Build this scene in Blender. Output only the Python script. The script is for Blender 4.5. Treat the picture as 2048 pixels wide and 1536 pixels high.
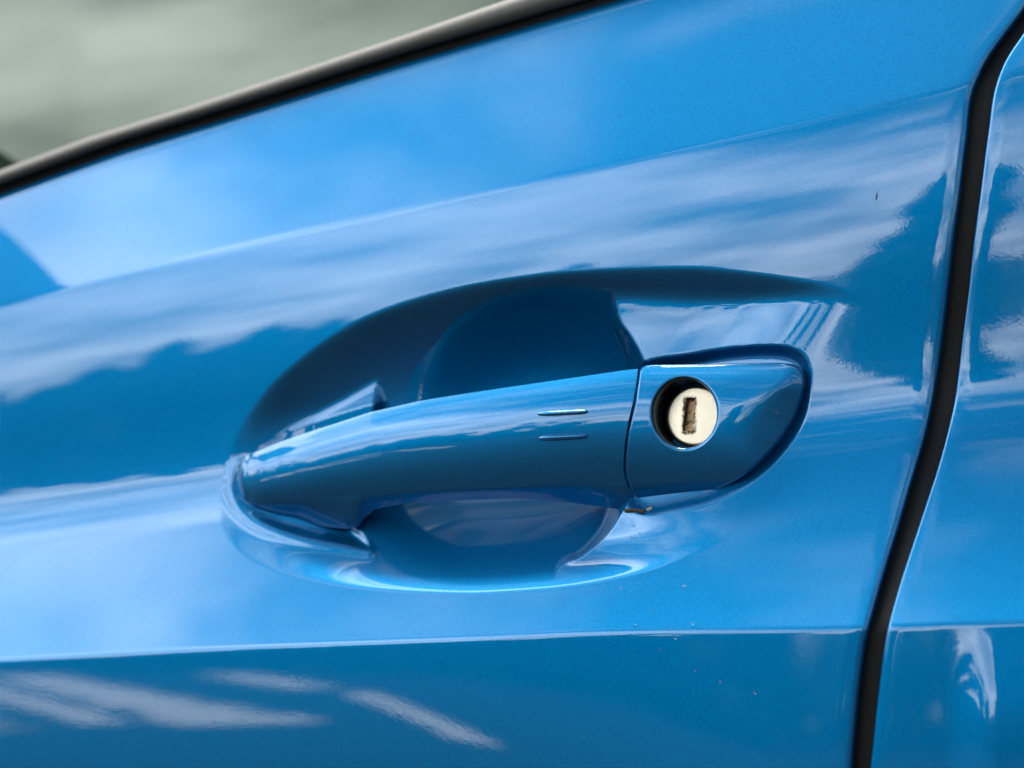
import bpy, math, random
import numpy as np

random.seed(7)
rng = np.random.default_rng(7)
scene = bpy.context.scene
for o in list(bpy.data.objects):
    bpy.data.objects.remove(o, do_unlink=True)
R = math.radians

# ------------------------------------------------------------------ camera
# The door skin stands in the plane y = 0, rear of the car towards +x; the
# camera looks at the handle from slightly behind it.
YAW = R(20.0)
DIST = 0.97
O = np.array([0.0, 0.0, 0.95])
CAM = O + DIST * np.array([math.sin(YAW), -math.cos(YAW), 0.0])
LENS = 85.25
cam_data = bpy.data.cameras.new("camera")
cam_data.lens = LENS
cam_data.sensor_width = 36.0
cam_data.clip_start = 0.01
cam_data.clip_end = 2000.0
cam = bpy.data.objects.new("camera", cam_data)
scene.collection.objects.link(cam)
cam.location = CAM
cam.rotation_euler = (R(90), 0, YAW)
scene.camera = cam
cam_data.dof.use_dof = True
cam_data.dof.focus_distance = 0.93
cam_data.dof.aperture_fstop = 6.3

# ------------------------------------------------------------------ sky, sun
SUN_EL, SUN_AZ = R(70), R(-31)          # high sun behind thin cloud, ahead of the car, skimming its side
world = bpy.data.worlds.new("World")
scene.world = world
world.use_nodes = True
nt = world.node_tree
nt.nodes.clear()


def node(t, typ, **kw):
    n = t.nodes.new(typ)
    for k, v in kw.items():
        if hasattr(n, k):
            setattr(n, k, v)
        else:
            n.inputs[k].default_value = v
    return n


def math_node(t, op, a=None, b=None, c=None, clamp=False):
    n = t.nodes.new("ShaderNodeMath")
    n.operation = op
    n.use_clamp = clamp
    for i, x in enumerate((a, b, c)):
        if x is None:
            continue
        if isinstance(x, (int, float)):
            n.inputs[i].default_value = x
        else:
            t.links.new(x, n.inputs[i])
    return n.outputs[0]


out = node(nt, "ShaderNodeOutputWorld")
bg = node(nt, "ShaderNodeBackground")
bg.inputs["Strength"].default_value = 0.055
nt.links.new(bg.outputs[0], out.inputs[0])
sky = node(nt, "ShaderNodeTexSky")
sky.sky_type = 'NISHITA'
sky.sun_disc = False
sky.sun_elevation = SUN_EL
sky.sun_rotation = SUN_AZ
sky.dust_density = 0.4
sky.ozone_density = 3.0
tc = node(nt, "ShaderNodeTexCoord")
sep = node(nt, "ShaderNodeSeparateXYZ")
nt.links.new(tc.outputs["Generated"], sep.inputs[0])
zc = math_node(nt, 'ADD', math_node(nt, 'MAXIMUM', sep.outputs[2], 0.0), 0.22)
px = math_node(nt, 'DIVIDE', sep.outputs[0], zc)
py = math_node(nt, 'DIVIDE', sep.outputs[1], zc)
comb = node(nt, "ShaderNodeCombineXYZ")
nt.links.new(px, comb.inputs[0])
nt.links.new(py, comb.inputs[1])
n1 = node(nt, "ShaderNodeTexNoise")
n1.inputs["Scale"].default_value = 1.15
n1.inputs["Detail"].default_value = 6.0
n1.inputs["Roughness"].default_value = 0.55
n1.inputs["Distortion"].default_value = 0.35
nt.links.new(comb.outputs[0], n1.inputs["Vector"])
# cloud cover: heavier low down and towards the front of the car
cov = math_node(nt, 'MULTIPLY_ADD', sep.outputs[0], -0.46, n1.outputs["Fac"])
lowr = node(nt, "ShaderNodeMapRange")
lowr.interpolation_type = 'SMOOTHSTEP'
lowr.inputs["From Min"].default_value = 0.40
lowr.inputs["From Max"].default_value = 0.70
lowr.inputs["To Min"].default_value = 0.11
lowr.inputs["To Max"].default_value = -0.23
nt.links.new(sep.outputs[2], lowr.inputs["Value"])
low = lowr.outputs[0]
cov = math_node(nt, 'ADD', cov, low)
ramp = node(nt, "ShaderNodeMapRange")
ramp.interpolation_type = 'SMOOTHSTEP'
ramp.inputs["From Min"].default_value = 0.44
ramp.inputs["From Max"].default_value = 0.66
nt.links.new(cov, ramp.inputs["Value"])
# thin drawn-out wisps over the clear part
wmap = node(nt, "ShaderNodeMapping")
wmap.inputs["Scale"].default_value = (1.0, 3.2, 1.0)
wmap.inputs["Rotation"].default_value = (0, 0, R(-18))
nt.links.new(comb.outputs[0], wmap.inputs["Vector"])
n3 = node(nt, "ShaderNodeTexNoise")
n3.inputs["Scale"].default_value = 1.9
n3.inputs["Detail"].default_value = 5.0
nt.links.new(wmap.outputs[0], n3.inputs["Vector"])
wisp = node(nt, "ShaderNodeMapRange")
wisp.interpolation_type = 'SMOOTHSTEP'
wisp.inputs["From Min"].default_value = 0.50
wisp.inputs["From Max"].default_value = 0.72
wisp.inputs["To Max"].default_value = 0.55
nt.links.new(n3.outputs["Fac"], wisp.inputs["Value"])
cloud_fac = math_node(nt, 'MAXIMUM', ramp.outputs[0], wisp.outputs[0])
n2 = node(nt, "ShaderNodeTexNoise")
n2.inputs["Scale"].default_value = 3.4
n2.inputs["Detail"].default_value = 4.0
nt.links.new(comb.outputs[0], n2.inputs["Vector"])
shade = node(nt, "ShaderNodeMapRange")
shade.inputs["From Min"].default_value = 0.3
shade.inputs["From Max"].default_value = 0.7
shade.inputs["To Min"].default_value = 12.0
shade.inputs["To Max"].default_value = 36.0
nt.links.new(n2.outputs["Fac"], shade.inputs["Value"])
cl = node(nt, "ShaderNodeMix")
cl.data_type = 'RGBA'
vm = node(nt, "ShaderNodeVectorMath")
vm.operation = 'SCALE'
vm.inputs[0].default_value = (0.97, 0.99, 1.0)
# clouds glow more the nearer they stand to the sun
dt = node(nt, "ShaderNodeVectorMath")
dt.operation = 'DOT_PRODUCT'
nt.links.new(tc.outputs["Generated"], dt.inputs[0])
dt.inputs[1].default_value = (math.sin(SUN_AZ) * math.cos(SUN_EL), math.cos(SUN_AZ) * math.cos(SUN_EL), math.sin(SUN_EL))
near = math_node(nt, 'POWER', math_node(nt, 'MAXIMUM', dt.outputs["Value"], 0.0), 3.0)
glow = math_node(nt, 'MULTIPLY_ADD', near, 1.4, 1.0)
nt.links.new(math_node(nt, 'MULTIPLY', shade.outputs[0], glow), vm.inputs["Scale"])
nt.links.new(cloud_fac, cl.inputs["Factor"])
sat = node(nt, "ShaderNodeHueSaturation")
sat.inputs["Saturation"].default_value = 1.15
sat.inputs["Hue"].default_value = 0.450
nt.links.new(sky.outputs[0], sat.inputs["Color"])
nt.links.new(sat.outputs[0], cl.inputs["A"])
nt.links.new(vm.outputs[0], cl.inputs["B"])
nt.links.new(cl.outputs["Result"], bg.inputs["Color"])

sd = bpy.data.lights.new("sun", 'SUN')
sd.energy = 4.6
sd.angle = R(26.0)
sd.color = (1.0, 0.94, 0.86)
sun = bpy.data.objects.new("sun", sd)
scene.collection.objects.link(sun)
sun.rotation_euler = (R(90) - SUN_EL, 0, math.pi - SUN_AZ)
sun.location = (0, 20, 20)

scene.view_settings.view_transform = 'Standard'
scene.view_settings.look = 'None'
scene.view_settings.exposure = 1.87
scene.view_settings.gamma = 1.0
scene.cycles.use_denoising = True
scene.cycles.max_bounces = 8


# ------------------------------------------------------------------ shape tools
def smooth(x, a, b):
    t = np.clip((np.asarray(x, float) - a) / (b - a), 0, 1)
    return t * t * (3 - 2 * t)


def ip(x, pts):
    p = np.array(pts, float)
    return np.interp(x, p[:, 0], p[:, 1])


def ipx(x, pts):
    """interpolation that goes on straight past both ends"""
    p = np.array(pts, float)
    y = np.interp(x, p[:, 0], p[:, 1])
    s0 = (p[1, 1] - p[0, 1]) / (p[1, 0] - p[0, 0])
    s1 = (p[-1, 1] - p[-2, 1]) / (p[-1, 0] - p[-2, 0])
    x = np.asarray(x, float)
    y = np.where(x < p[0, 0], p[0, 1] + s0 * (x - p[0, 0]), y)
    return np.where(x > p[-1, 0], p[-1, 1] + s1 * (x - p[-1, 0]), y)


def cubic(x, pts):
    """monotone-ish smooth interpolation (Catmull-Rom slopes)"""
    p = np.array(pts, float)
    X, Y = p[:, 0], p[:, 1]
    d = np.diff(Y) / np.diff(X)
    m = np.concatenate([[d[0]], (d[1:] * np.diff(X)[:-1] + d[:-1] * np.diff(X)[1:]) / (X[2:] - X[:-2]), [d[-1]]])
    x = np.asarray(x, float)
    i = np.clip(np.searchsorted(X, x) - 1, 0, len(X) - 2)
    h = X[i + 1] - X[i]
    t = (x - X[i]) / h
    lo, hi = t < 0, t > 1
    y = ((1 + 2 * t) * (1 - t) ** 2 * Y[i] + t * (1 - t) ** 2 * h * m[i]
         + t * t * (3 - 2 * t) * Y[i + 1] + t * t * (t - 1) * h * m[i + 1])
    y = np.where(lo, Y[0] + m[0] * (x - X[0]), y)
    return np.where(hi, Y[-1] + m[-1] * (x - X[-1]), y)


def spline(pts, n=6, closed=True):
    p = np.array(pts, float)
    N = len(p)
    res = []
    for i in range(N if closed else N - 1):
        if closed:
            a, b, c, d = p[(i - 1) % N], p[i], p[(i + 1) % N], p[(i + 2) % N]
        else:
            a, b, c, d = p[max(i - 1, 0)], p[i], p[i + 1], p[min(i + 2, N - 1)]
        for k in range(n):
            t = k / n
            res.append(0.5 * (2 * b + (c - a) * t + (2 * a - 5 * b + 4 * c - d) * t * t + (3 * b - a - 3 * c + d) * t ** 3))
    if not closed:
        res.append(p[-1])
    return np.array(res)


def seg_dist(u, v, poly, closed=True):
    q = np.stack([u, v], -1).reshape(-1, 2)
    best = np.full(len(q), 1e9)
    n = len(poly)
    for i in range(n if closed else n - 1):
        a, b = poly[i], poly[(i + 1) % n]
        ab = b - a
        L = ab @ ab
        if L < 1e-9:
            continue
        t = np.clip(((q - a) @ ab) / L, 0, 1)
        d = q - a - t[:, None] * ab
        best = np.minimum(best, (d * d).sum(1))
    return np.sqrt(best).reshape(np.shape(u))


def sdf(u, v, poly):
    """signed distance, positive inside the outline"""
    d = seg_dist(u, v, poly)
    x, y = np.asarray(u, float), np.asarray(v, float)
    ins = np.zeros(np.shape(u), bool)
    n = len(poly)
    for i in range(n):
        (x0, y0), (x1, y1) = poly[i], poly[(i + 1) % n]
        if y0 == y1:
            continue
        c = ((y0 > y) != (y1 > y)) & (x < (x1 - x0) * (y - y0) / (y1 - y0) + x0)
        ins ^= c
    return np.where(ins, d, -d)


def smin(a, b, k):
    h = np.clip(0.5 + 0.5 * (b - a) / k, 0, 1)
    return b * (1 - h) + a * h - k * h * (1 - h)


MM = 0.2      # millimetres of door per plan unit
FW = np.array([-math.sin(YAW), math.cos(YAW), 0.0])
RT = np.array([math.cos(YAW), math.sin(YAW), 0.0])
UP = np.array([0.0, 0.0, 1.0])
KF = 36.0 / LENS / 2048.0


def P(u, v, y):
    """point of the door plan (u, v) at depth y in metres"""
    u, v, y = np.broadcast_arrays(np.asarray(u, float), np.asarray(v, float), np.asarray(y, float))
    d = FW + ((u - 1024) * KF)[..., None] * RT - ((v - 768) * KF)[..., None] * UP
    t = (y - CAM[1]) / d[..., 1]
    return CAM + t[..., None] * d


# ---- the lines of the door
def S_line(u):
    return cubic(u, [(-400, 706), (0, 612), (242, 553), (800, 425), (1300, 318), (1648, 240), (1948, 165), (2300, 100), (2700, 20)])


def L_line(u):
    return cubic(u, [(-400, 1346), (0, 1328), (420, 1306), (1000, 1282), (1140, 1275), (1720, 1264), (2048, 1252), (2700, 1235)])


def T_line(u):
    return ipx(u, [(0, 388), (234, 303), (469, 231), (800, 127), (1240, -2)])


def U_line(u):
    return ipx(u, [(0, 340), (176, 274), (390, 208), (800, 72), (1010, 0)])


GLP = [(-300, 2270), (20, 2048), (140, 1965), (172, 1951), (283, 1934), (391, 1921), (480, 1909), (574, 1898), (669, 1887), (744, 1877),
       (812, 1865), (880, 1849), (944, 1830), (1008, 1811), (1060, 1796), (1117, 1778), (1198, 1754), (1269, 1735),
       (1362, 1721), (1450, 1712), (1536, 1705), (1700, 1694), (2000, 1680)]
GRP = [(-300, 2330), (65, 2048), (120, 2012), (170, 1992), (260, 1977), (391, 1960), (480, 1948), (574, 1938), (669, 1926), (744, 1917),
       (812, 1907), (880, 1891), (944, 1873), (1008, 1852), (1060, 1835), (1117, 1816), (1198, 1791), (1269, 1773),
       (1362, 1760), (1450, 1750), (1536, 1741), (1700, 1728), (2000, 1712)]


def GL(v):
    return cubic(v, GLP)


def GR(v):
    return cubic(v, GRP)


# ---- base skin: integrate the slope of the panel down every column
def elev(u, v):
    """elevation that the skin mirrors, degrees"""
    S, L, T = S_line(u), L_line(u), T_line(u)
    t = (v - S) / (L - S)
    c = 0.12
    up = 3 + 100 * (np.sqrt((t - 0.385) ** 2 + c * c) - c)
    dn = 3 + 260 * np.clip(t - 0.385, 0, 0.2) ** 2 + 36 * smooth(t, 0.50, 0.70) + 14 * np.clip(t - 0.6, 0, 0.4)
    eB = np.where(t < 0.385, up, dn)
    tA = (v - T) / np.maximum(S - T, 20)
    eA = 62 - 12 * np.clip(tA, -0.2, 1)
    mm_c = (v - L) * MM
    eC0 = 1.5 - 0.20 * np.clip(mm_c, 0, 90)
    eC1 = 3.0 + 9 * smooth(u, 1890, 1990) * (1 - smooth(mm_c, 22, 48)) - 0.10 * np.clip(mm_c, 0, 90)
    w = smooth(u, 700, 1600)
    eC = eC0 * (1 - w) + eC1 * w
    e = eA + (eB - eA) * smooth(v - S, -14, 12)
    e = e + (eC - e) * smooth(v - L, -16, 3)
    return e


LU = np.arange(-1900, 3001, 12.0)
LV = np.arange(-500, 2301, 2.0)
uu, vv = np.meshgrid(LU, LV)
delta = np.degrees(np.arctan(-(vv - 768) * KF))
theta = np.clip((elev(uu, vv) - delta) / 2, -30, 46)
slope = np.tan(np.radians(theta))
hh = np.cumsum(slope * 2.0 * MM, axis=0)
ref = np.array([np.interp(S_line(a) + 200, LV, hh[:, i]) for i, a in enumerate(LU)])
hh = hh - ref[None, :]
xx = (uu - 1024) * MM / math.cos(YAW)
hh = hh - xx ** 2 / (2 * 2400.0)


def hbase(u, v):
    """outward height of the plain skin, mm"""
    fu = np.clip((np.asarray(u, float) - LU[0]) / 12.0, 0, len(LU) - 1.001)
    fv = np.clip((np.asarray(v, float) - LV[0]) / 2.0, 0, len(LV) - 1.001)
    i, j = fu.astype(int), fv.astype(int)
    a, b = fu - i, fv - j
    return ((hh[j, i] * (1 - a) + hh[j, i + 1] * a) * (1 - b) + (hh[j + 1, i] * (1 - a) + hh[j + 1, i + 1] * a) * b)


# ---- the recess behind the handle
LEAF = spline([(438, 1010), (446, 950), (462, 890), (500, 818), (560, 748), (660, 670), (760, 620), (900, 576), (1060, 549), (1200, 537),
               (1380, 533), (1500, 543), (1640, 565), (1720, 585), (1780, 612), (1730, 720), (1640, 900), (1500, 1062),
               (1380, 1115), (1270, 1150), (1140, 1174), (1000, 1186), (900, 1188), (760, 1181), (640, 1165), (540, 1138),
               (478, 1104), (448, 1060)])
BOWL = spline([(790, 480), (768, 640), (752, 760), (742, 840), (742, 940), (738, 1030), (745, 1100), (790, 1300), (1050, 1300),
               (1110, 1145), (1165, 1112), (1215, 1070), (1247, 1022), (1285, 960), (1306, 880), (1304, 790), (1288, 722), (1264, 676),
               (1240, 638), (1232, 580), (1240, 480)])
CORE = spline([(462, 965), (470, 925), (500, 895), (560, 868), (640, 840), (730, 812), (800, 796), (860, 780), (860, 990), (740, 1060), (640, 1050),
               (540, 1030), (490, 1005)])
LOWER_SOCKET = spline([(470, 985), (490, 1018), (520, 1042), (570, 1062), (640, 1080), (700, 1092), (730, 1098), (738, 1092), (724, 1066), (705, 1045),
                  (705, 1000), (600, 980)])
LIP = spline([(520, 876), (490, 903), (468, 932), (460, 965), (468, 1000), (490, 1031), (530, 1057), (600, 1078), (680, 1093), (736, 1102)], 6, closed=False)
SOCK = spline([(1286, 724), (1380, 706), (1480, 692), (1560, 690), (1602, 704), (1621, 735), (1622, 780), (1610, 840), (1570, 905),
               (1505, 965), (1430, 1003), (1350, 1022), (1290, 1030), (1250, 1000), (1240, 880), (1250, 780)])


def recess(u, v):
    """inward depth of the pressed recess, mm"""
    u = np.asarray(u, float)
    v = np.asarray(v, float)
    D = np.zeros(u.shape)
    m = (u > 420) & (u < 1800) & (v > 515) & (v < 1205)
    a, b = u[m], v[m]
    dO = sdf(a, b, LEAF)
    top = 1 - smooth(b, 800, 1000)
    W = (160 + 75 * smooth(a, 740, 900) + 95 * smooth(a, 1080, 1400)) * top + 250 * (1 - top)
    x = np.clip(dO, 0, None)
    lip = x * x / (x + 21.0 * top + 9.0 * (1 - top))                       # rounded shoulder
    deep = 25 - 12.5 * top * (1 - smooth(a, 640, 1060)) - 23.2 * (1 - top) * (1 - smooth(a, 530, 930))
    deep = deep * (0.45 + 0.55 * smooth(a, 440, 590))
    W = W - (W - 90) * (1 - top) * (1 - smooth(a, 560, 900))
    g = deep * (1 - (1 - np.clip(lip / W, 0, 1)) ** 1.9)
    # floors
    pR = (6.0 - 3.2 * smooth(b, 600, 800) + 5.0 * smooth(b, 1015, 1090)) * (1 - smooth(a + 0.62 * (b - 612), 1380, 1775))
    dC = sdf(a, b, CORE)
    sC = np.clip(-dC, 0, 100) * MM
    pL = 5 + 4 * smooth(a, 480, 640) + 7 * smooth(b, 945, 1020) + 0.62 * sC - 0.012 * sC ** 2
    w = smooth(a, 850, 1150)
    plat = pL * (1 - w) + pR * w
    dB = sdf(a, b, BOWL)
    wB = (115 + 190 * (1 - smooth(b, 690, 775))) * (1 - w) + 62 * w
    t = np.clip(dB / wB, 0, 1)
    lipb = t * t / (t + 0.06) * 1.06
    F = plat + (29 - (880 - b) * MM * 0.07 - plat) * (1 - (1 - np.clip(lipb, 0, 1)) ** 2.0)
    d = smin(g, F, 2.2 + 3.6 * smooth(a, 800, 900) * (1 - smooth(a, 1150, 1260)))
    d = np.where(dO > 0, d, 0) * (1 - smooth(a + 0.62 * (b - 612), 1480, 1785))
    d = np.maximum(d, 0)
    bead = seg_dist(a, b, LIP, closed=False)
    d = d - 1.25 * np.exp(-(bead / 13.0) ** 2) * (dO > 4) * smooth(b, 905, 960)
    s2 = np.clip(sdf(a, b, LOWER_SOCKET), 0, None)
    d = d + 3.2 * (1 - (1 - np.clip(s2 / 20, 0, 1)) ** 2) * (s2 > 0) * smooth(a, 478, 570)
    s1 = np.clip(sdf(a, b, SOCK), 0, None)
    x = s1 * s1 / (s1 + 5)
    d = d + (3.6 + 2.4 * (1 - smooth(b, 720, 800))) * (1 - (1 - np.clip(x / 24, 0, 1)) ** 2)
    D[m] = d
    return D


# ------------------------------------------------------------------ materials
def principled(name):
    m = bpy.data.materials.new(name)
    m.use_nodes = True
    b = m.node_tree.nodes["Principled BSDF"]
    return m, m.node_tree, b


def paint_material():
    m, t, b = principled("blue_metallic_paint")
    tc = node(t, "ShaderNodeTexCoord")
    vor = node(t, "ShaderNodeTexVoronoi")
    vor.inputs["Scale"].default_value = 2600
    t.links.new(tc.outputs["Object"], vor.inputs["Vector"])
    mix = node(t, "ShaderNodeMix")
    mix.data_type = 'RGBA'
    sepc = node(t, "ShaderNodeSeparateColor")
    t.links.new(vor.outputs["Color"], sepc.inputs[0])
    t.links.new(sepc.outputs[0], mix.inputs["Factor"])
    mix.inputs["A"].default_value = (0.0, 0.102, 0.258, 1)
    mix.inputs["B"].default_value = (0.0, 0.140, 0.328, 1)
    t.links.new(mix.outputs["Result"], b.inputs["Base Color"])
    b.inputs["Metallic"].default_value = 0.9
    b.inputs["Roughness"].default_value = 0.50
    b.inputs["Specular IOR Level"].default_value = 0.0
    b.inputs["Coat Weight"].default_value = 1.0
    b.inputs["Coat Roughness"].default_value = 0.012
    b.inputs["Coat IOR"].default_value = 1.52
    # orange peel of the clear coat
    nz = node(t, "ShaderNodeTexNoise")
    nz.inputs["Scale"].default_value = 800
    nz.inputs["Detail"].default_value = 2.0
    t.links.new(tc.outputs["Object"], nz.inputs["Vector"])
    bp = node(t, "ShaderNodeBump")
    bp.inputs["Strength"].default_value = 1.0
    bp.inputs["Distance"].default_value = 6.0e-6
    t.links.new(nz.outputs["Fac"], bp.inputs["Height"])
    t.links.new(bp.outputs[0], b.inputs["Coat Normal"])
    return m


def simple(name, col, rough=0.5, metal=0.0, spec=0.5, noise=None):
    m, t, b = principled(name)
    b.inputs["Roughness"].default_value = rough
    b.inputs["Metallic"].default_value = metal
    b.inputs["Specular IOR Level"].default_value = spec
    if noise:
        tc = node(t, "ShaderNodeTexCoord")
        nz = node(t, "ShaderNodeTexNoise")
        nz.inputs["Scale"].default_value = noise[0]
        nz.inputs["Detail"].default_value = 5
        t.links.new(tc.outputs["Object"], nz.inputs["Vector"])
        mix = node(t, "ShaderNodeMix")
        mix.data_type = 'RGBA'
        k = noise[1]
        mix.inputs["A"].default_value = tuple(c * (1 - k) for c in col) + (1,)
        mix.inputs["B"].default_value = tuple(min(1, c * (1 + k)) for c in col) + (1,)
        t.links.new(nz.outputs["Fac"], mix.inputs["Factor"])
        t.links.new(mix.outputs["Result"], b.inputs["Base Color"])
    else:
        b.inputs["Base Color"].default_value = tuple(col) + (1,)
    return m


PAINT = paint_material()
RUBBER = simple("black_rubber", (0.005, 0.005, 0.006), 0.5, noise=(900, 0.3), spec=0.12)
TRIM = simple("satin_black_trim", (0.06, 0.055, 0.05), 0.5, noise=(400, 0.2), spec=0.3)
GLASS = simple("tinted_glass", (0.020, 0.032, 0.022), 0.02, spec=0.7)
GLASS.node_tree.nodes["Principled BSDF"].inputs["Specular Tint"].default_value = (0.86, 1.0, 0.86, 1)
BLACK = simple("black_plastic", (0.008, 0.009, 0.012), 0.3)
ASPHALT = simple("asphalt", (0.018, 0.013, 0.010), 0.9, noise=(3.0, 0.35), spec=0.0)
LINE = simple("road_paint", (0.78, 0.77, 0.74), 0.7, noise=(9.0, 0.08))
LEAFM = simple("leaf_green", (0.02, 0.034, 0.012), 0.7, noise=(0.6, 0.5), spec=0.2)
BARK = simple("bark", (0.06, 0.045, 0.035), 0.9, noise=(6, 0.4))


# ------------------------------------------------------------------ mesh tools
def link(name, me, mats, parent=None):
    o = bpy.data.objects.new(name, me)
    scene.collection.objects.link(o)
    for m in (mats if isinstance(mats, (list, tuple)) else [mats]):
        me.materials.append(m)
    if parent is not None:
        o.parent = parent
    return o


def make_mesh(name, verts, faces, smooth_shade=True):
    me = bpy.data.meshes.new(name)
    me.from_pydata([tuple(x) for x in np.asarray(verts, float).tolist()], [], faces)
    me.update()
    if smooth_shade:
        me.polygons.foreach_set("use_smooth", [True] * len(me.polygons))
    return me


def grid_faces(nr, nc, flip=False, wrap_r=False, wrap_c=False, off=0):
    r = np.arange(nr if wrap_r else nr - 1)
    c = np.arange(nc if wrap_c else nc - 1)
    rr, cc = np.meshgrid(r, c, indexing='ij')
    r1, c1 = (rr + 1) % nr, (cc + 1) % nc
    a, b, d, e = rr * nc + cc, rr * nc + c1, r1 * nc + c1, r1 * nc + cc
    f = np.stack([a, e, d, b] if not flip else [a, b, d, e], -1).reshape(-1, 4) + off
    return f.tolist()


def tag(o, label=None, cat=None, group=None, kind=None):
    if label:
        o["label"] = label
    if cat:
        o["category"] = cat
    if group:
        o["group"] = group
    if kind:
        o["kind"] = kind
    return o


def empty(name, loc=(0, 0, 0)):
    o = bpy.data.objects.new(name, None)
    o.location = loc
    o.empty_display_size = 0.1
    scene.collection.objects.link(o)
    return o


# ------------------------------------------------------------------ the car
car = tag(empty("car", (0, 0, 0)), "bright metallic blue car side with pull handle and keyed lock", "car")


def row_values():
    """fractions that put rows on the shoulder and on the lower crease"""
    a = np.concatenate([np.linspace(0, 0.10, 10, endpoint=False), np.linspace(0.10, 0.9, 50, endpoint=False), np.linspace(0.9, 1, 14, endpoint=False)])
    b = np.concatenate([np.linspace(0, 0.04, 12, endpoint=False), np.linspace(0.04, 0.965, 290, endpoint=False), np.linspace(0.965, 1, 16, endpoint=False)])
    c = np.concatenate([np.linspace(0, 0.08, 18, endpoint=False), np.linspace(0.08, 1, 70)])
    return a, b, c


def rows_for(u):
    a, b, c = row_values()
    T, S, L = T_line(u), S_line(u), L_line(u)
    T = np.minimum(T, S - 60)
    return np.concatenate([T[None] + a[:, None] * (S - T)[None], S[None] + b[:, None] * (L - S)[None], L[None] + c[:, None] * (1980 - L)[None]])


def skin_panel(name, cols, edge, side, parent, use_recess):
    """sheet with one rolled edge along the shut line and a rolled top edge"""
    base_u = np.array(cols, float)
    V = rows_for(base_u)
    U = np.broadcast_to(base_u, V.shape).copy()
    blend0 = 1640.0 if side > 0 else 2120.0
    # slide the columns near the shut line on to its curve
    for _ in range(3):
        E = edge(V)
        if side > 0:
            k = np.clip((base_u - blend0) / (base_u[-1] - blend0), 0, 1)[None]
            U = np.where(k > 0, blend0 + k * (E - blend0), base_u[None])
        else:
            k = np.clip((blend0 - base_u) / (blend0 - base_u[0]), 0, 1)[None]
            U = np.where(k > 0, blend0 + k * (E - blend0), base_u[None])
        # rows follow their own u
        a, b, c = row_values()
        T, S, L = T_line(U), S_line(U), L_line(U)
        T = np.minimum(T, S - 60)
        fr = np.concatenate([a, b, c])
        na, nb = len(a), len(b)
        seg = np.concatenate([np.zeros(na), np.ones(nb), np.full(len(c), 2)])
        fr = fr[:, None]
        sg = seg[:, None]
        V = np.where(sg == 0, T + fr * (S - T), np.where(sg == 1, S + fr * (L - S), L + fr * (1980 - L)))
    dep = recess(U, V) if use_recess else np.zeros(U.shape)
    y = -hbase(U, V) + dep
    # rolled edge at the shut line
    x = np.abs(edge(V) - U)
    r = 16.0 if side > 0 else 5.5
    q = np.clip(1 - x / r, 0, 1)
    y = y + r * MM * (1 - np.sqrt(np.clip(1 - q * q, 0, 1))) * 0.9
    q2 = np.clip(1 - x / (46.0 if side > 0 else 34.0), 0, 1)
    y = y + (0.5 if side > 0 else 0.3) * q2 ** 2
    # rolled edge under the window
    xt = V - np.minimum(T_line(U), S_line(U) - 60)
    q = np.clip(1 - xt / 24.0, 0, 1)
    y = y + 24 * MM * (1 - np.sqrt(np.clip(1 - q * q, 0, 1))) * 0.8
    pts = P(U, V, y / 1000.0)
    # flanges turned inwards
    top = pts[0].copy()
    top = top + np.array([0, 0.012, -0.001])
    pts = np.concatenate([top[None], pts], 0)
    col = pts[:, -1 if side > 0 else 0].copy() + np.array([0, 0.014, 0])
    pts = np.concatenate([pts, col[:, None]], 1) if side > 0 else np.concatenate([col[:, None], pts], 1)
    nr, nc = pts.shape[:2]
    me = make_mesh(name, pts.reshape(-1, 3), grid_faces(nr, nc, flip=False))
    return link(name, me, PAINT, parent)


cols = np.concatenate([np.arange(-1620, -620, 30), np.arange(-620, 400, 11), np.arange(400, 430, 5), np.arange(430, 1640, 3.2), np.linspace(1640, 1880, 70) , ])
# crowd the last columns towards the edge
k = np.linspace(0, 1, 80)
last = 1640 + 240 * (1 - (1 - k) ** 1.9)
cols = np.concatenate([cols[cols < 1640], last])
front_door = skin_panel("front_door", cols, GL, +1, car, True)
k = np.linspace(0, 1, 60)
rc = np.concatenate([1930 + 190 * k ** 1.9, np.arange(2132, 2700, 14)])
rear_door = skin_panel("rear_door", rc, GR, -1, car, False)

# rubber seal in the shut line
sv = np.arange(-320, 1990, 10.0)
k = np.linspace(0, 1, 17)
UU = (GL(sv) - 55)[:, None] + k[None] * ((GR(sv) + 60) - (GL(sv) - 55))[:, None]
VV = np.broadcast_to(sv[:, None], UU.shape)
yy = -hbase(UU, VV) + 6.2 + 3.0 * np.abs(k[None] * 2 - 1) ** 2 - 0.4 * np.exp(-((k[None] - 0.62) / 0.07) ** 2)
me = make_mesh("door_seal", P(UU, VV, yy / 1000).reshape(-1, 3), grid_faces(*UU.shape))
seal = link("door_seal", me, RUBBER, car)

# window weatherstrip: a rounded moulding along the belt line
tu = np.arange(-1620, 2300, 20.0)
nsec = 18
ang = np.linspace(-0.15 * math.pi, 1.1 * math.pi, nsec)
vt, vb = U_line(tu), T_line(tu) - 17
vc, hv = (vt + vb) / 2, (vb - vt) / 2
VV = vc[:, None] + hv[:, None] * np.cos(ang)[None]
UU = np.broadcast_to(tu[:, None], VV.shape)
yb = -hbase(tu, T_line(tu) + 30)
yy = yb[:, None] + 7 - 5.5 * np.sin(ang)[None]
me = make_mesh("window_trim", P(UU, VV, yy / 1000).reshape(-1, 3), grid_faces(*UU.shape, flip=False))
trim = link("window_trim", me, TRIM, car)
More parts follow.
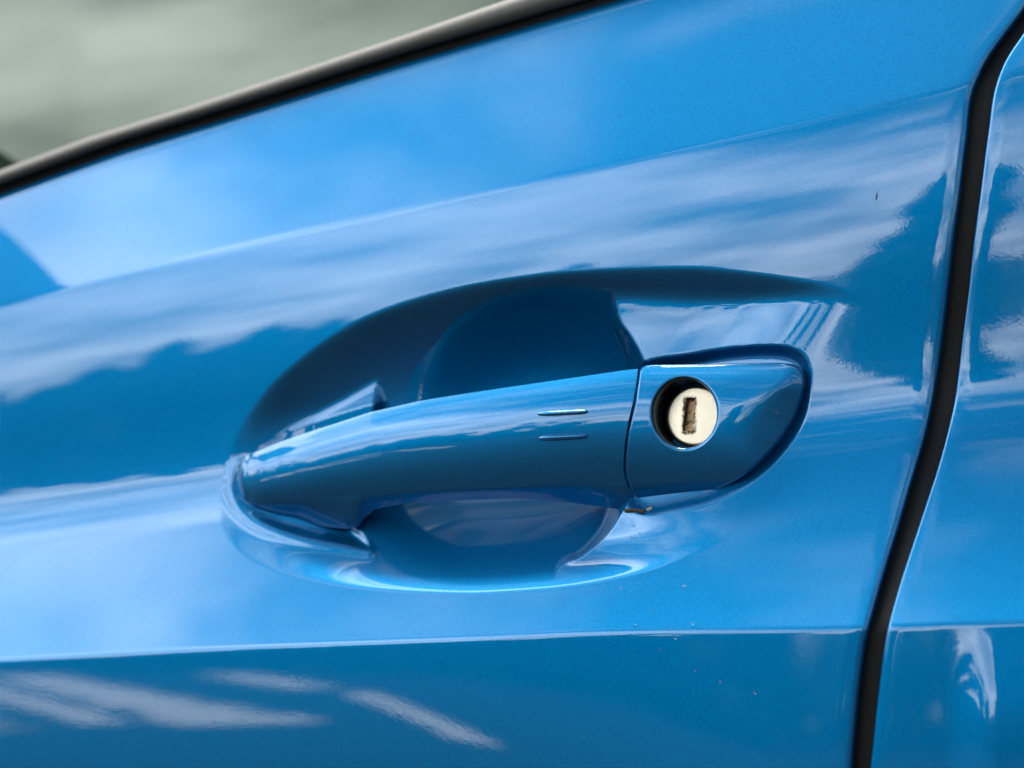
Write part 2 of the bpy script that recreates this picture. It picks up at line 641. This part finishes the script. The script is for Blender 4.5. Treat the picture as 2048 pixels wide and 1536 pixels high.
# black channel between moulding and skin
gv = np.stack([T_line(tu) - 26, T_line(tu) - 6, T_line(tu) + 14], 1)
gu = np.broadcast_to(tu[:, None], gv.shape)
gy = yb[:, None] + np.array([8.0, 8.5, 9.0])[None]
me = make_mesh("trim_channel", P(gu, gv, gy / 1000).reshape(-1, 3), grid_faces(*gv.shape))
link("trim_channel", me, RUBBER, car)

# window glass, leaning in towards the roof
gu = np.arange(-1620, 2300, 40.0)
gk = np.linspace(0, 1, 24)
v0 = U_line(gu) + 14
VV = v0[:, None] - gk[None] * (v0 + 420)[:, None]
UU = np.broadcast_to(gu[:, None], VV.shape)
yb = -hbase(gu, T_line(gu) + 30)
drop = (v0[:, None] - VV) * MM
yy = yb[:, None] + 9 + np.tan(R(16)) * drop + drop ** 2 / 900.0
me = make_mesh("window_glass", P(UU, VV, yy / 1000).reshape(-1, 3), grid_faces(*UU.shape, flip=True))
glass = link("window_glass", me, GLASS, car)

# rest of the body shell behind the panels: closes the car and casts its shade
secs = [(-2.0, 0.35, 0.80, 0.10), (-1.75, 0.22, 0.93, 0.05), (-0.95, 0.2, 1.0, 0.05), (-0.75, 0.2, 1.04, 0.05), (-0.15, 0.2, 1.46, 0.05), (0.5, 0.2, 1.54, 0.05), (1.2, 0.2, 1.50, 0.05), (1.9, 0.25, 1.05, 0.06), (2.1, 0.4, 0.9, 0.12)]
bvv, bff = [], []
for x_, z0_, z1_, ins in secs:
    zb_ = min(z1_, 0.92)
    inn = 0.35 if z1_ > 1.1 else 0.08
    y0_, y1_ = 0.05 + ins, 1.72 - ins
    bvv += [(x_, y0_, z0_), (x_, y0_, zb_), (x_, y0_ + inn, z1_), (x_, y1_ - inn, z1_), (x_, y1_, zb_), (x_, y1_, z0_)]
bff = grid_faces(len(secs), 6, wrap_c=True)
bff += [[5, 4, 3, 2, 1, 0], [len(bvv) - 6 + i for i in range(6)]]
link("body_shell", make_mesh("body_shell", bvv, bff, False), PAINT, car)

# ------------------------------------------------------------------ the handle
handle = empty("door_handle", tuple(P(1000, 900, -hbase(1000, 900) / 1000)))
handle.parent = car
bpy.context.view_layer.update()
HM = np.array(handle.location)


def local(p):
    return np.asarray(p) - HM


VT = [(473, 948), (478, 926), (490, 913), (508, 905), (560, 884), (631, 860), (743, 824), (840, 802), (926, 788), (1000, 777), (1140, 756), (1246, 740), (1300, 735), (1700, 728)]
VRr = [(473, 968), (480, 992), (490, 1003), (508, 1005), (560, 1001), (700, 991), (900, 979), (1140, 967), (1277, 961), (1700, 955)]
VB = [(473, 972), (480, 998), (490, 1011), (508, 1024), (560, 1040), (640, 1052), (695, 1058), (716, 1054), (732, 1034), (748, 1019), (807, 1007), (912, 1001), (1018, 997),
      (1088, 999), (1176, 1011), (1246, 1022), (1281, 1016), (1400, 1010), (1700, 1000)]
HG = [(473, -3), (480, 1), (500, 4.5), (560, 8.5), (700, 12.5), (900, 15), (1100, 15), (1277, 13.4), (1450, 12.2), (1700, 9)]
SEAM = [(700, 1280), (740, 1277), (800, 1268), (850, 1257), (900, 1250), (950, 1250), (985, 1262), (1015, 1283), (1060, 1300)]


def seam(v):
    return cubic(v, SEAM)


def grip_front(u, v):
    """outward height of grip and cover above the plain skin, mm"""
    vt, vr, vb = ip(u, VT), ip(u, VRr), ip(u, VB)
    H = cubic(u, HG)
    half = (vr - vt) / 2
    m_ = vt + 0.84 * half
    w = np.where(v < m_, (v - m_) / np.maximum(0.84 * half, 1), (v - m_) / np.maximum(1.16 * half, 1))
    sc = np.clip(half / 100.0, 0.12, 1.2)
    bt, bl = 6.5 * sc, 10.5 * sc
    h = H - np.where(w < 0, bt * np.abs(np.clip(w, -1.02, 0)) ** 2.3, bl * np.clip(w, 0, 1) ** 1.9)
    k = np.clip((v - vr) / np.maximum(vb - vr, 1), 0, 1.2)
    return h - 9.5 * k ** 1.15 * np.clip((vb - vr) / 36, 0.2, 1.3)


nc_ = 190
cc = np.linspace(0, 1, nc_)
u0 = 473 + (1270 - 473) * (0.35 * cc + 0.65 * cc ** 1.6)
vt, vr, vb = ip(u0, VT), ip(u0, VRr), ip(u0, VB)
wf = -np.cos(np.linspace(0, math.pi, 34)) * 0.5 + 0.5
front_v = vt[:, None] + wf[None] * (vr - vt)[:, None]
kc = np.linspace(0, 1, 12)[1:]
cham_v = vr[:, None] + kc[None] * (vb - vr)[:, None]
fv = np.concatenate([front_v, cham_v], 1)
fh = grip_front(np.broadcast_to(u0[:, None], fv.shape), fv)
nb_ = 16
th = np.linspace(0, math.pi, nb_ + 2)[1:-1]
back_v = ((vb + vt) / 2)[:, None] + ((vb - vt) / 2 - 2)[:, None] * np.cos(th)[None]
h0, h1 = fh[:, -1], fh[:, 0]
thick = 7.0
back_h = (h0[:, None] * (1 + np.cos(th)[None]) / 2 + h1[:, None] * (1 - np.cos(th)[None]) / 2) - thick * np.sin(th)[None]
allv = np.concatenate([fv, back_v], 1)
allh = np.concatenate([fh, back_h], 1)
sh = smooth(cc, 0.55, 1.0)[:, None]
allu = u0[:, None] + (seam(allv) - 1.5 - 1270) * sh
pts = local(P(allu, allv, -(hbase(allu, allv) + allh) / 1000))
n1_, n2_ = allv.shape
faces = grid_faces(n1_, n2_, wrap_c=True)
verts = pts.reshape(-1, 3)
cA, cB = pts[0].mean(0), pts[-1].mean(0)
verts = np.concatenate([verts, [cA, cB]])
for j in range(n2_):
    j1 = (j + 1) % n2_
    faces.append([n1_ * n2_, j, j1])
    faces.append([n1_ * n2_ + 1, (n1_ - 1) * n2_ + j1, (n1_ - 1) * n2_ + j])
me = make_mesh("handle_grip", verts, faces)
me.set_sharp_from_angle(angle=R(60))
grip = link("handle_grip", me, PAINT, handle)

# lock cover with its bore
HC = np.array([1369.0, 826.0])
HRX, HRY = 65.0, 71.0
capl = [(1285, 734), (1299, 730), (1350, 729), (1422, 728), (1500, 726.5), (1550, 726), (1578, 728), (1594, 734), (1603, 745), (1607, 760), (1606, 778),
        (1594, 817), (1577, 851), (1548, 893), (1492, 948), (1439, 976), (1400, 988), (1352, 998), (1300, 1008), (1290, 1010)]
right = spline(capl, 8, closed=False)
sv_ = np.linspace(1010, 735, 60)[1:-1]
left = np.stack([seam(sv_) + 2.5, sv_], 1)
outline = np.concatenate([right, left])
# resample densely, keep order
seg = np.linalg.norm(np.diff(np.concatenate([outline, outline[:1]]), axis=0), axis=1)
cum = np.concatenate([[0], np.cumsum(seg)])
sN = np.linspace(0, cum[-1], 321)[:-1]
cl_ = np.concatenate([outline, outline[:1]])
ou = np.interp(sN, cum, cl_[:, 0])
ov = np.interp(sN, cum, cl_[:, 1])
a_ = np.arctan2((ov - HC[1]) / HRY, (ou - HC[0]) / HRX)
hu, hv_ = HC[0] + HRX * np.cos(a_), HC[1] + HRY * np.sin(a_)
EDGE = spline([(1500, 700), (1578, 714), (1607, 740), (1609, 778), (1594, 819), (1577, 853), (1548, 895), (1492, 950), (1439, 978), (1352, 1000), (1290, 1011), (1240, 1016)], 6, closed=False)


def cap_front(u, v):
    h = grip_front(np.minimum(u, 1700), v)
    d = seg_dist(u, v, EDGE, closed=False)
    e = 2.5 + 11.5 * (1 - (1 - np.clip(d / 165, 0, 1)) ** 2.2)
    return smin(h, e, 2.0)


ks = np.concatenate([np.linspace(0, 0.12, 8, endpoint=False), np.linspace(0.12, 0.9, 40, endpoint=False), np.linspace(0.9, 1, 10)])
CU = hu[None] + ks[:, None] * (ou - hu)[None]
CV = hv_[None] + ks[:, None] * (ov - hv_)[None]
ch = cap_front(CU, CV)
dist = np.hypot(CU - hu[None], CV - hv_[None])
ch = ch - 0.9 * np.clip(1 - dist / 6.0, 0, 1) ** 2
dout = np.hypot(CU - ou[None], CV - ov[None])
ch = ch - 0.8 * np.clip(1 - dout / 5.0, 0, 1) ** 2
pts = P(CU, CV, -(hbase(CU, CV) + ch) / 1000)
skirt = pts[-1] + np.array([0, 0.012, 0])
pts = np.concatenate([pts, skirt[None]], 0)
me = make_mesh("lock_cover", local(pts).reshape(-1, 3), grid_faces(pts.shape[0], pts.shape[1], wrap_c=True, flip=True))
me.set_sharp_from_angle(angle=R(55))
cover = link("lock_cover", me, PAINT, handle)

# bore wall, its shade put into the colour: black in place of blue paint
axis = np.array([0.0, math.cos(R(6)), -math.sin(R(6))])
rim = pts[0]
deps = np.array([0.0, 0.4, 1.0, 3, 6, 9, 13, 16]) / 1000
cen = rim.mean(0)
bore = np.stack([cen + (rim - cen) * (1.0 - 0.012 * min(i, 2)) + axis * d for i, d in enumerate(deps)])
back = bore[-1].mean(0)
bv = local(np.concatenate([bore.reshape(-1, 3), [back]]))
bf = grid_faces(bore.shape[0], bore.shape[1], wrap_c=True, flip=False)
n = bore.shape[1]
bf += [[(bore.shape[0] - 1) * n + j, (bore.shape[0] - 1) * n + (j + 1) % n, bore.shape[0] * n] for j in range(n)]
me = make_mesh("lock_housing", bv, bf)
link("lock_housing", me, BLACK, handle)

# lock barrel: disc with a key slot
yf = cen[1] + 0.0095
FC = P(1391, 832, yf)
ex = np.array([math.cos(R(2)), math.sin(R(2)), 0.0])
fn = np.array([0.0, -math.cos(R(11)), math.sin(R(11))])
ez = np.cross(ex, -fn)
ez = ez / np.linalg.norm(ez)
if ez[2] < 0:
    ez = -ez
RAD = 0.0122


def rectpts(w, h, cx, cz, lean, n=10):
    q = []
    for k_ in range(n):
        q.append((-w + 2 * w * k_ / n, h))
    for k_ in range(n):
        q.append((w, h - 2 * h * k_ / n))
    for k_ in range(n):
        q.append((w - 2 * w * k_ / n, -h))
    for k_ in range(n):
        q.append((-w, -h + 2 * h * k_ / n))
    q = np.array(q)
    return np.stack([q[:, 0] + lean * q[:, 1] + cx, q[:, 1] + cz], 1)


slot = rectpts(0.00185, 0.0066, -0.0024, 0.0006, 0.07)
aa = np.arctan2(slot[:, 1] / 0.0066, slot[:, 0] / 0.0066)
aa = np.unwrap(np.arctan2(slot[:, 1], slot[:, 0]))
aa = np.linspace(aa[0], aa[0] - 2 * math.pi, len(aa), endpoint=False) if aa[-1] < aa[0] else aa
# finer: subdivide around
aa2 = np.linspace(0, 1, 161)[:-1]
ks_ = np.concatenate([slot, slot[:1]])
slot2 = np.stack([np.interp(aa2 * len(slot), np.arange(len(slot) + 1), ks_[:, i]) for i in (0, 1)], 1)
circ_a = np.arctan2(slot2[:, 1] - 0.0006, (slot2[:, 0] + 0.0024) * 2.0)
circ = np.stack([np.cos(circ_a), np.sin(circ_a)], 1)
rings = []
for s_ in np.linspace(0, 1, 9):
    p2 = slot2 * (1 - s_) + circ * (RAD - 0.0011) * s_
    dome = 0.0004 * (1 - (np.hypot(p2[:, 0], p2[:, 1]) / RAD) ** 2)
    rings.append(FC + p2[:, :1] * ex + p2[:, 1:] * ez + fn * dome[:, None])
for dr, dd in ((0.0008, 0.00012), (0.00045, 0.0004), (0.00015, 0.0009), (0.0, 0.0016), (0.0, 0.007)):
    p2 = circ * (RAD - dr)
    rings.append(FC + p2[:, :1] * ex + p2[:, 1:] * ez - fn * dd)
rings = np.stack(rings)
inner = np.stack([rings[0] - fn * d for d in (0.0036, 0.0018, 0.0004)])
rings = np.concatenate([inner, rings])
me = make_mesh("lock_barrel", local(rings).reshape(-1, 3), grid_faces(rings.shape[0], rings.shape[1], wrap_c=True, flip=False))
me.set_sharp_from_angle(angle=R(50))

mt, t, b = principled("worn_nickel")
b.inputs["Metallic"].default_value = 1.0
b.inputs["Roughness"].default_value = 0.3
geo = node(t, "ShaderNodeNewGeometry")
vs = node(t, "ShaderNodeVectorMath")
vs.operation = 'SUBTRACT'
slot_c = FC - 0.0024 * ex + 0.0002 * ez
vs.inputs[1].default_value = tuple(slot_c)
t.links.new(geo.outputs["Position"], vs.inputs[0])
sp = node(t, "ShaderNodeSeparateXYZ")
t.links.new(vs.outputs[0], sp.inputs[0])
ax = math_node(t, 'MAXIMUM', math_node(t, 'SUBTRACT', math_node(t, 'ABSOLUTE', sp.outputs[0]), 0.0021), 0.0)
az = math_node(t, 'MAXIMUM', math_node(t, 'SUBTRACT', math_node(t, 'ABSOLUTE', sp.outputs[2]), 0.0066), 0.0)
dd = math_node(t, 'SQRT', math_node(t, 'ADD', math_node(t, 'MULTIPLY', ax, ax), math_node(t, 'MULTIPLY', az, az)))
nz = node(t, "ShaderNodeTexNoise")
nz.inputs["Scale"].default_value = 900
nz.inputs["Detail"].default_value = 6
nz.inputs["Roughness"].default_value = 0.7
t.links.new(geo.outputs["Position"], nz.inputs["Vector"])
lim = math_node(t, 'MULTIPLY_ADD', nz.outputs["Fac"], 0.0036, -0.0009)
grime = math_node(t, 'MULTIPLY', math_node(t, 'SUBTRACT', lim, dd), 900.0, clamp=True)
mx = node(t, "ShaderNodeMix")
mx.data_type = 'RGBA'
mx.inputs["A"].default_value = (0.47, 0.415, 0.33, 1)
mx.inputs["B"].default_value = (0.075, 0.036, 0.016, 1)
t.links.new(grime, mx.inputs["Factor"])
t.links.new(mx.outputs["Result"], b.inputs["Base Color"])
rr = math_node(t, 'MULTIPLY_ADD', grime, 0.45, 0.30)
t.links.new(rr, b.inputs["Roughness"])
sc_m = node(t, "ShaderNodeMapping")
sc_m.inputs["Scale"].default_value = (900, 900, 6000)
sc_m.inputs["Rotation"].default_value = (0, R(25), 0)
t.links.new(geo.outputs["Position"], sc_m.inputs["Vector"])
sn = node(t, "ShaderNodeTexNoise")
sn.inputs["Scale"].default_value = 1.0
sn.inputs["Detail"].default_value = 4.0
t.links.new(sc_m.outputs[0], sn.inputs["Vector"])
sb = node(t, "ShaderNodeBump")
sb.inputs["Strength"].default_value = 0.3
sb.inputs["Distance"].default_value = 0.00025
t.links.new(sn.outputs["Fac"], sb.inputs["Height"])
t.links.new(sb.outputs[0], b.inputs["Normal"])
barrel = link("lock_barrel", me, mt, handle)
barrel["label"] = "worn nickel lock face with brown grime round its key slot"
# shutter inside the slot
RUST = simple("grimy_brass", (0.28, 0.17, 0.09), 0.45, metal=0.8, noise=(1500, 0.7))
sq = np.array([(-0.0024, 0.0071), (0.0024, 0.0071), (0.0024, -0.0071), (-0.0024, -0.0071)])
vv_ = []
for i in range(13):
    for j in range(5):
        fx, fz = -1 + 2 * j / 4, 1 - 2 * i / 12
        px_, pz_ = fx * 0.0023 + 0.07 * fz * 0.0069 - 0.0024, fz * 0.0069 + 0.0006
        vv_.append(FC + px_ * ex + pz_ * ez - fn * (0.0030 + 0.0003 * math.sin(i * 1.7 + j) - 0.0004 * (i > 8)))
me = make_mesh("key_slot", local(np.array(vv_)), grid_faces(13, 5), True)
link("key_slot", me, RUST, handle)

# two raised touch marks on the grip
def ridge(u0_, u1_, vm):
    nu, nw = 30, 12
    su = np.linspace(-1, 1, nu)
    sw = np.linspace(-1, 1, nw)
    A, B = np.meshgrid(su, sw, indexing='ij')
    wid = 5.6 * np.sqrt(np.clip(1 - A ** 6, 0.0, 1))
    U_ = (u0_ + u1_) / 2 + A * (u1_ - u0_) / 2
    V_ = vm + B * wid - 2.5 * A
    lift = 1.7 * np.sqrt(np.clip(1 - B ** 2, 0, 1)) * np.sqrt(np.clip(1 - A ** 6, 0, 1)) - 0.15
    H_ = grip_front(U_, V_) + lift
    me_ = make_mesh("touch_ridge", local(P(U_, V_, -(hbase(U_, V_) + H_) / 1000)).reshape(-1, 3), grid_faces(nu, nw))
    return link("touch_ridge", me_, PAINT, handle)


ridge(1073, 1177, 825)
ridge(1076, 1175, 874)

# ------------------------------------------------------------------ drops and dirt
def skin_at(u, v):
    y = -hbase(u, v) + recess(np.array([u]), np.array([v]))[0]
    return y


wm, t, b = principled("water")
b.inputs["Base Color"].default_value = (1, 1, 1, 1)
b.inputs["Roughness"].default_value = 0.0
b.inputs["IOR"].default_value = 1.33
b.inputs["Transmission Weight"].default_value = 1.0


def surf_frame(fy, u, v):
    p0 = P(u, v, fy(u, v) / 1000)
    pu = P(u + 3, v, fy(u + 3, v) / 1000) - p0
    pv = P(u, v + 3, fy(u, v + 3) / 1000) - p0
    n_ = np.cross(pv, pu)
    n_ = n_ / np.linalg.norm(n_)
    if n_[1] > 0:
        n_ = -n_
    a = pu / np.linalg.norm(pu)
    return p0, a, np.cross(n_, a), n_


def drop_mesh():
    vs_, fs_ = [], []
    nr, na = 7, 18
    for i in range(nr):
        f = i / (nr - 1)
        ang_ = f * math.pi / 2
        rad, hgt = math.cos(ang_), 0.8 * math.sin(ang_)
        for j in range(na):
            a = 2 * math.pi * j / na
            vs_.append((rad * math.cos(a) * (1 + 0.06 * math.sin(3 * a)), rad * math.sin(a), hgt - 0.04))
    fs_ = grid_faces(nr, na, wrap_c=True, flip=True)
    return make_mesh("water_drop", vs_, fs_)


from mathutils import Matrix
DROP = drop_mesh()
DROP.materials.append(wm)
cap_y = lambda u, v: float(-(hbase(u, v) + cap_front(np.array([u]), np.array([v]))[0]))
skin_y = lambda u, v: float(skin_at(u, v))
Z = lambda x, y: (1000 + x / 2.844, 860 + y / 2.844)
zones = [
    ("tiny water drop on the ledge under the lock, %s of the cluster", "tiny water drops clustered under the lock", [(763, 545, 9), (748, 538, 6), (745, 610, 10), (768, 612, 10), (795, 585, 7), (772, 570, 4), (730, 545, 4), (770, 657, 4), (805, 643, 4)]),
    ("tiny water drop on the ledge right of the cluster, %s", "tiny water drops along the ledge", [(1035, 540, 5), (1175, 543, 8), (1152, 533, 4), (1225, 552, 6), (1250, 556, 8), (920, 588, 6), (1218, 525, 4)]),
    ("small water drop in the hollow under the grip, %s", "small water drops in the hollow", [(310, 433, 10), (375, 643, 15), (205, 523, 4), (420, 505, 4)]),
    ("small water drop on blue door above the lower crease, %s", "small water drops above the lower crease", [(533, 900, 7), (687, 903, 11), (797, 877, 7), (707, 1017, 5), (870, 1018, 5), (770, 1110, 11), (650, 938, 4), (693, 1043, 5), (1048, 890, 17), (1097, 1104, 16)]),
    ("small water drop sitting on the lower crease line, %s", "small water drops on the crease line", [(965, 1137, 9), (738, 1165, 9), (1000, 1187, 11)]),
    ("small water drop on the dark panel below the crease, %s", "small water drops below the crease", [(910, 1250, 9), (1110, 1367, 10), (1253, 1433, 11), (1450, 1495, 15), (1100, 1475, 5)]),
]
ORD = ["leftmost", "second from left", "third from left", "fourth from left", "fifth from left", "sixth from left", "seventh from left", "eighth from left", "ninth from left", "tenth from left"]
for text, grp, lst in zones:
    for rank, (x, y, s_) in enumerate(sorted(lst)):
        u_, v_ = Z(x, y)
        p0, a, b_, n_ = surf_frame(skin_y, u_, v_)
        rad = max(s_, 4) / 2.844 / 2 * MM / 1000 * 1.35
        o = bpy.data.objects.new("water_drop", DROP)
        scene.collection.objects.link(o)
        o.matrix_world = Matrix(((a[0] * rad, b_[0] * rad, n_[0] * rad, p0[0]), (a[1] * rad, b_[1] * rad, n_[1] * rad, p0[1]), (a[2] * rad, b_[2] * rad, n_[2] * rad, p0[2]), (0, 0, 0, 1)))
        tag(o, text % (ORD[rank] if rank < len(lst) - 1 else "rightmost"), "water drop", grp)
for (u_, v_, s_, label) in ((1555, 823, 9, "larger water drop on the dark corner right of the lock"), (1532, 838, 4, "smaller water drop on the dark corner right of the lock")):
    p0, a, b_, n_ = surf_frame(cap_y, u_, v_)
    rad = s_ / 2 * MM / 1000
    o = bpy.data.objects.new("water_drop", DROP)
    scene.collection.objects.link(o)
    o.matrix_world = Matrix(((a[0] * rad, b_[0] * rad, n_[0] * rad, p0[0]), (a[1] * rad, b_[1] * rad, n_[1] * rad, p0[1]), (a[2] * rad, b_[2] * rad, n_[2] * rad, p0[2]), (0, 0, 0, 1)))
    tag(o, label, "water drop")

DIRT = simple("dry_dirt", (0.035, 0.026, 0.018), 0.9, noise=(2500, 0.6))
PALE = simple("pale_grit", (0.3, 0.25, 0.18), 0.8, noise=(2500, 0.4))


def grit(name, u, v, y, rx, rz, mat, label, tilt=0.0):
    import bmesh
    bm = bmesh.new()
    bmesh.ops.create_icosphere(bm, subdivisions=2, radius=1.0)
    for q in bm.verts:
        q.co *= 1 + random.uniform(-0.22, 0.22)
        q.co.x, q.co.z = q.co.x * rx, q.co.z * rz
        q.co.y *= min(rx, rz) * 0.6
    me_ = bpy.data.meshes.new(name)
    bm.to_mesh(me_)
    bm.free()
    o = link(name, me_, mat)
    o.location = P(u, v, y)
    o.rotation_euler = (0, tilt, 0)
    tag(o, label, "dirt")
    return o


grit("dark_mark", 1753, 394, skin_y(1753, 394) / 1000, 0.00032, 0.0022, BLACK, "thin dark mark on pale blue door left of the shut line", 0.12)  # thin upright black blob laid on the skin
yb_ = -(hbase(1275, 1018) - 1.5) / 1000
grit("dirt_crumb", 1262, 1021, yb_, 0.0030, 0.0010, DIRT, "brown dirt packed under the handle seam, left of pale grain")
grit("dirt_crumb", 1281, 1022, yb_ - 0.001, 0.0022, 0.0009, DIRT, "brown dirt crumb touching the pale grain under the handle seam")
grit("dirt_grain", 1299, 1018, yb_ - 0.002, 0.0013, 0.0006, PALE, "pale grain of dirt at the bottom end of the handle seam", -0.5)
grit("dirt_grain", 1247, 791 , -(hbase(1247, 791) + grip_front(1247, 791)) / 1000, 0.0002, 0.0002, BLACK, "single dark speck on grip beside the seam left of the lock")

# ------------------------------------------------------------------ door mirror ahead of the frame, seen in the shoulder and in the glass
mirror = empty("door_mirror", (-0.512, -0.118, 1.150))
mirror.parent = car
nr_, na_ = 22, 40
th_ = np.linspace(0.001, math.pi - 0.001, nr_)
ph_ = np.linspace(0, 2 * math.pi, na_, endpoint=False)
TH, PH = np.meshgrid(th_, ph_, indexing='ij')
sg_ = lambda x, e: np.sign(x) * np.abs(x) ** e
mx_ = 0.055 * sg_(np.cos(TH), 0.8)
my_ = 0.095 * sg_(np.sin(TH), 0.7) * sg_(np.cos(PH), 0.75)
mz_ = 0.039 * sg_(np.sin(TH), 0.7) * sg_(np.sin(PH), 0.75)
mv_ = np.stack([mx_, my_, mz_], -1).reshape(-1, 3)
link("mirror_housing", make_mesh("mirror_housing", mv_, grid_faces(nr_, na_, wrap_c=True)), PAINT, mirror)
pv_ = np.stack([np.full(na_, 0.0545), 0.07 * sg_(np.cos(ph_), 0.7), 0.034 * sg_(np.sin(ph_), 0.7)], 1)
pv2 = pv_ * np.array([0, 0.93, 0.93]) + np.array([0.0575, 0, 0])
link("mirror_bezel", make_mesh("mirror_bezel", np.concatenate([pv_, pv2, [[0.0575, 0, 0]]]), grid_faces(2, na_, wrap_c=True) + [[na_ + i, na_ + (i + 1) % na_, 2 * na_] for i in range(na_)]), BLACK, mirror)
at = np.linspace(0, 1, 8)
arm = np.stack([np.stack([0.03 * np.cos(ph_) - 0.03 * k_, np.full(na_, 0.07 + 0.16 * k_), 0.014 * np.sin(ph_) - 0.03 - 0.04 * k_], 1) for k_ in at])
link("mirror_arm", make_mesh("mirror_arm", arm.reshape(-1, 3), grid_faces(8, na_, wrap_c=True)), BLACK, mirror)

# ------------------------------------------------------------------ what the paint mirrors
import bmesh
g = bmesh.new()
bmesh.ops.create_grid(g, x_segments=8, y_segments=8, size=900)
me = bpy.data.meshes.new("ground")
g.to_mesh(me)
g.free()
ground = link("ground", me, ASPHALT)
tag(ground, "brownish grey asphalt mirrored along the underside of the handle", "ground", kind="structure")


def az_pos(az_deg, dist):
    """place on the camera side, azimuth from straight out of the door towards the front"""
    return np.array([-math.sin(R(az_deg)) * dist, -math.cos(R(az_deg)) * dist, 0.0])


def leaf_cloud(centers, radii, n, size):
    vs_, fs_ = [], []
    for c_, r_ in zip(centers, radii):
        for _ in range(n):
            d = rng.normal(size=3)
            d /= np.linalg.norm(d)
            p = np.array(c_) + d * np.array(r_) * rng.uniform(0.55, 1.05)
            a = rng.normal(size=3)
            a /= np.linalg.norm(a)
            b_ = np.cross(a, rng.normal(size=3))
            b_ /= np.linalg.norm(b_)
            s_ = size * rng.uniform(0.6, 1.4)
            i = len(vs_)
            vs_ += [p - a * s_, p + b_ * s_ * 0.6, p + a * s_, p - b_ * s_ * 0.6]
            fs_.append([i, i + 1, i + 2, i + 3])
    return vs_, fs_


CONCRETE = simple("pale_concrete", (0.64, 0.62, 0.60), 0.9, noise=(2.2, 0.35), spec=0.0)


def strip(name, a, b_, w0, w1, z):
    a, b_ = np.array(a, float), np.array(b_, float)
    n = 170
    d = (b_ - a) / np.linalg.norm(b_ - a)
    q = np.array([-d[1], d[0]])
    vs_ = []
    for i in range(n + 1):
        c_ = a + (b_ - a) * i / n
        w = (w0 + (w1 - w0) * i / n) / 2
        e0, e1 = 1 + rng.uniform(-0.3, 0.3) + 0.2 * math.sin(i * 0.23), 1 + rng.uniform(-0.3, 0.3) + 0.2 * math.sin(i * 0.31)
        vs_ += [(*(c_ - q * w * e0), z), (*(c_ + q * w * e1), z)]
    fs_ = [[2 * i, 2 * i + 2, 2 * i + 3, 2 * i + 1] for i in range(n)]
    o = link(name, make_mesh(name, vs_, fs_, False), CONCRETE)
    return tag(o, kind="structure")


tag(strip("path", (-5.5, -7.8), (-21.5, -22.3), 0.9, 1.4, 0.004), "wide pale concrete path mirrored as the long streak at lower left")
tag(strip("path", (-10.7, -16.6), (-19.5, -26.5), 0.8, 1.3, 0.004), "short pale path mirrored as the streak touching the lower crease")
tag(strip("path", (-3.6, -7.4), (-8.9, -14.8), 0.3, 0.42, 0.004), "narrow pale path mirrored as the short right hand streak")
tag(strip("path", (-6.6, -7.6), (-16.0, -15.5), 0.35, 0.6, 0.004), "thin pale path mirrored under the long streak at lower left")
tag(strip("pavement", (-7.2, -6.0), (-14.0, -11.0), 1.6, 3.0, 0.004), "pale pavement mirrored in the lower left corner of the door")

# far wood: one mass
cs, rs = [], []
row = [(a_, None) for a_ in np.arange(14, 125, 1.6) if a_ < 30 or a_ > 43.5]
row += [(30.5, 7.0), (31.8, 7.5), (33.0, 7.1), (34.2, 7.4), (35.3, 7.3), (36.3, 6.2), (37.0, 4.3), (38.0, 5.7), (38.9, 4.8), (39.8, 5.9), (40.8, 5.5), (41.8, 4.9), (42.8, 5.3)]
for az, fixed in row:
    dd_ = rng.uniform(34, 46)
    hgt = rng.choice([3.9, 5.2, 6.4, 7.6]) * rng.uniform(0.92, 1.08)
    if 20 < az < 30:
        hgt *= 1.12
    p = az_pos(az, dd_)
    w_ = rng.uniform(1.3, 2.4)
    if fixed:
        p = az_pos(az, 36.0)
        hgt, w_ = fixed, 0.8
    for q in range(4):
        cs.append((p[0] + rng.normal() * 0.7, p[1] + rng.normal() * 0.7, hgt * (0.22 + 0.2 * q)))
        rs.append((w_ * (1 - 0.12 * q), w_ * (1 - 0.12 * q), hgt * 0.2))
    for q in range(0 if fixed else 2):
        cs.append((p[0] + rng.normal() * 1.3, p[1] + rng.normal() * 0.5, hgt * rng.uniform(0.9, 1.14)))
        rs.append((0.45, 0.45, 0.5))
for az in np.arange(-40, 14, 2.0):
    dd_ = rng.uniform(45, 60)
    hgt = rng.uniform(4.2, 5.8)
    p = az_pos(az, dd_)
    for q in range(2):
        cs.append((p[0], p[1], hgt * (0.3 + 0.35 * q)))
        rs.append((2.4, 2.4, hgt * 0.34))
vs_, fs_ = leaf_cloud(cs, rs, 330, 0.32)
wood = link("woodland", make_mesh("woodland", vs_, fs_, False), LEAFM)
tag(wood, "dark tree line mirrored in the blue paint left of the handle", "woodland", kind="stuff")

# one taller tree nearer the car
tree = tag(empty("tree", tuple(az_pos(0.5, 20))), "tall dark tree mirrored in the paint beside the shut line", "tree")
cs, rs = [], []
for q in range(7):
    k_ = q / 6
    cs.append((rng.normal() * 0.25, rng.normal() * 0.25, 1.2 + 5.2 * k_))
    rs.append((1.35 - 0.35 * k_, 1.35 - 0.35 * k_, 0.8))
vs_, fs_ = leaf_cloud(cs, rs, 900, 0.16)
link("crown", make_mesh("crown", vs_, fs_, False), LEAFM, tree)
hs = np.linspace(0, 5.5, 12)
an = np.linspace(0, 2 * math.pi, 13)[:-1]
tv = np.stack([np.stack([(0.24 - 0.035 * h_) * np.cos(an) + 0.05 * math.sin(h_), (0.24 - 0.035 * h_) * np.sin(an), np.full(12, h_)], 1) for h_ in hs])
link("trunk", make_mesh("trunk", tv.reshape(-1, 3), grid_faces(12, 12, wrap_c=True)), BARK, tree)
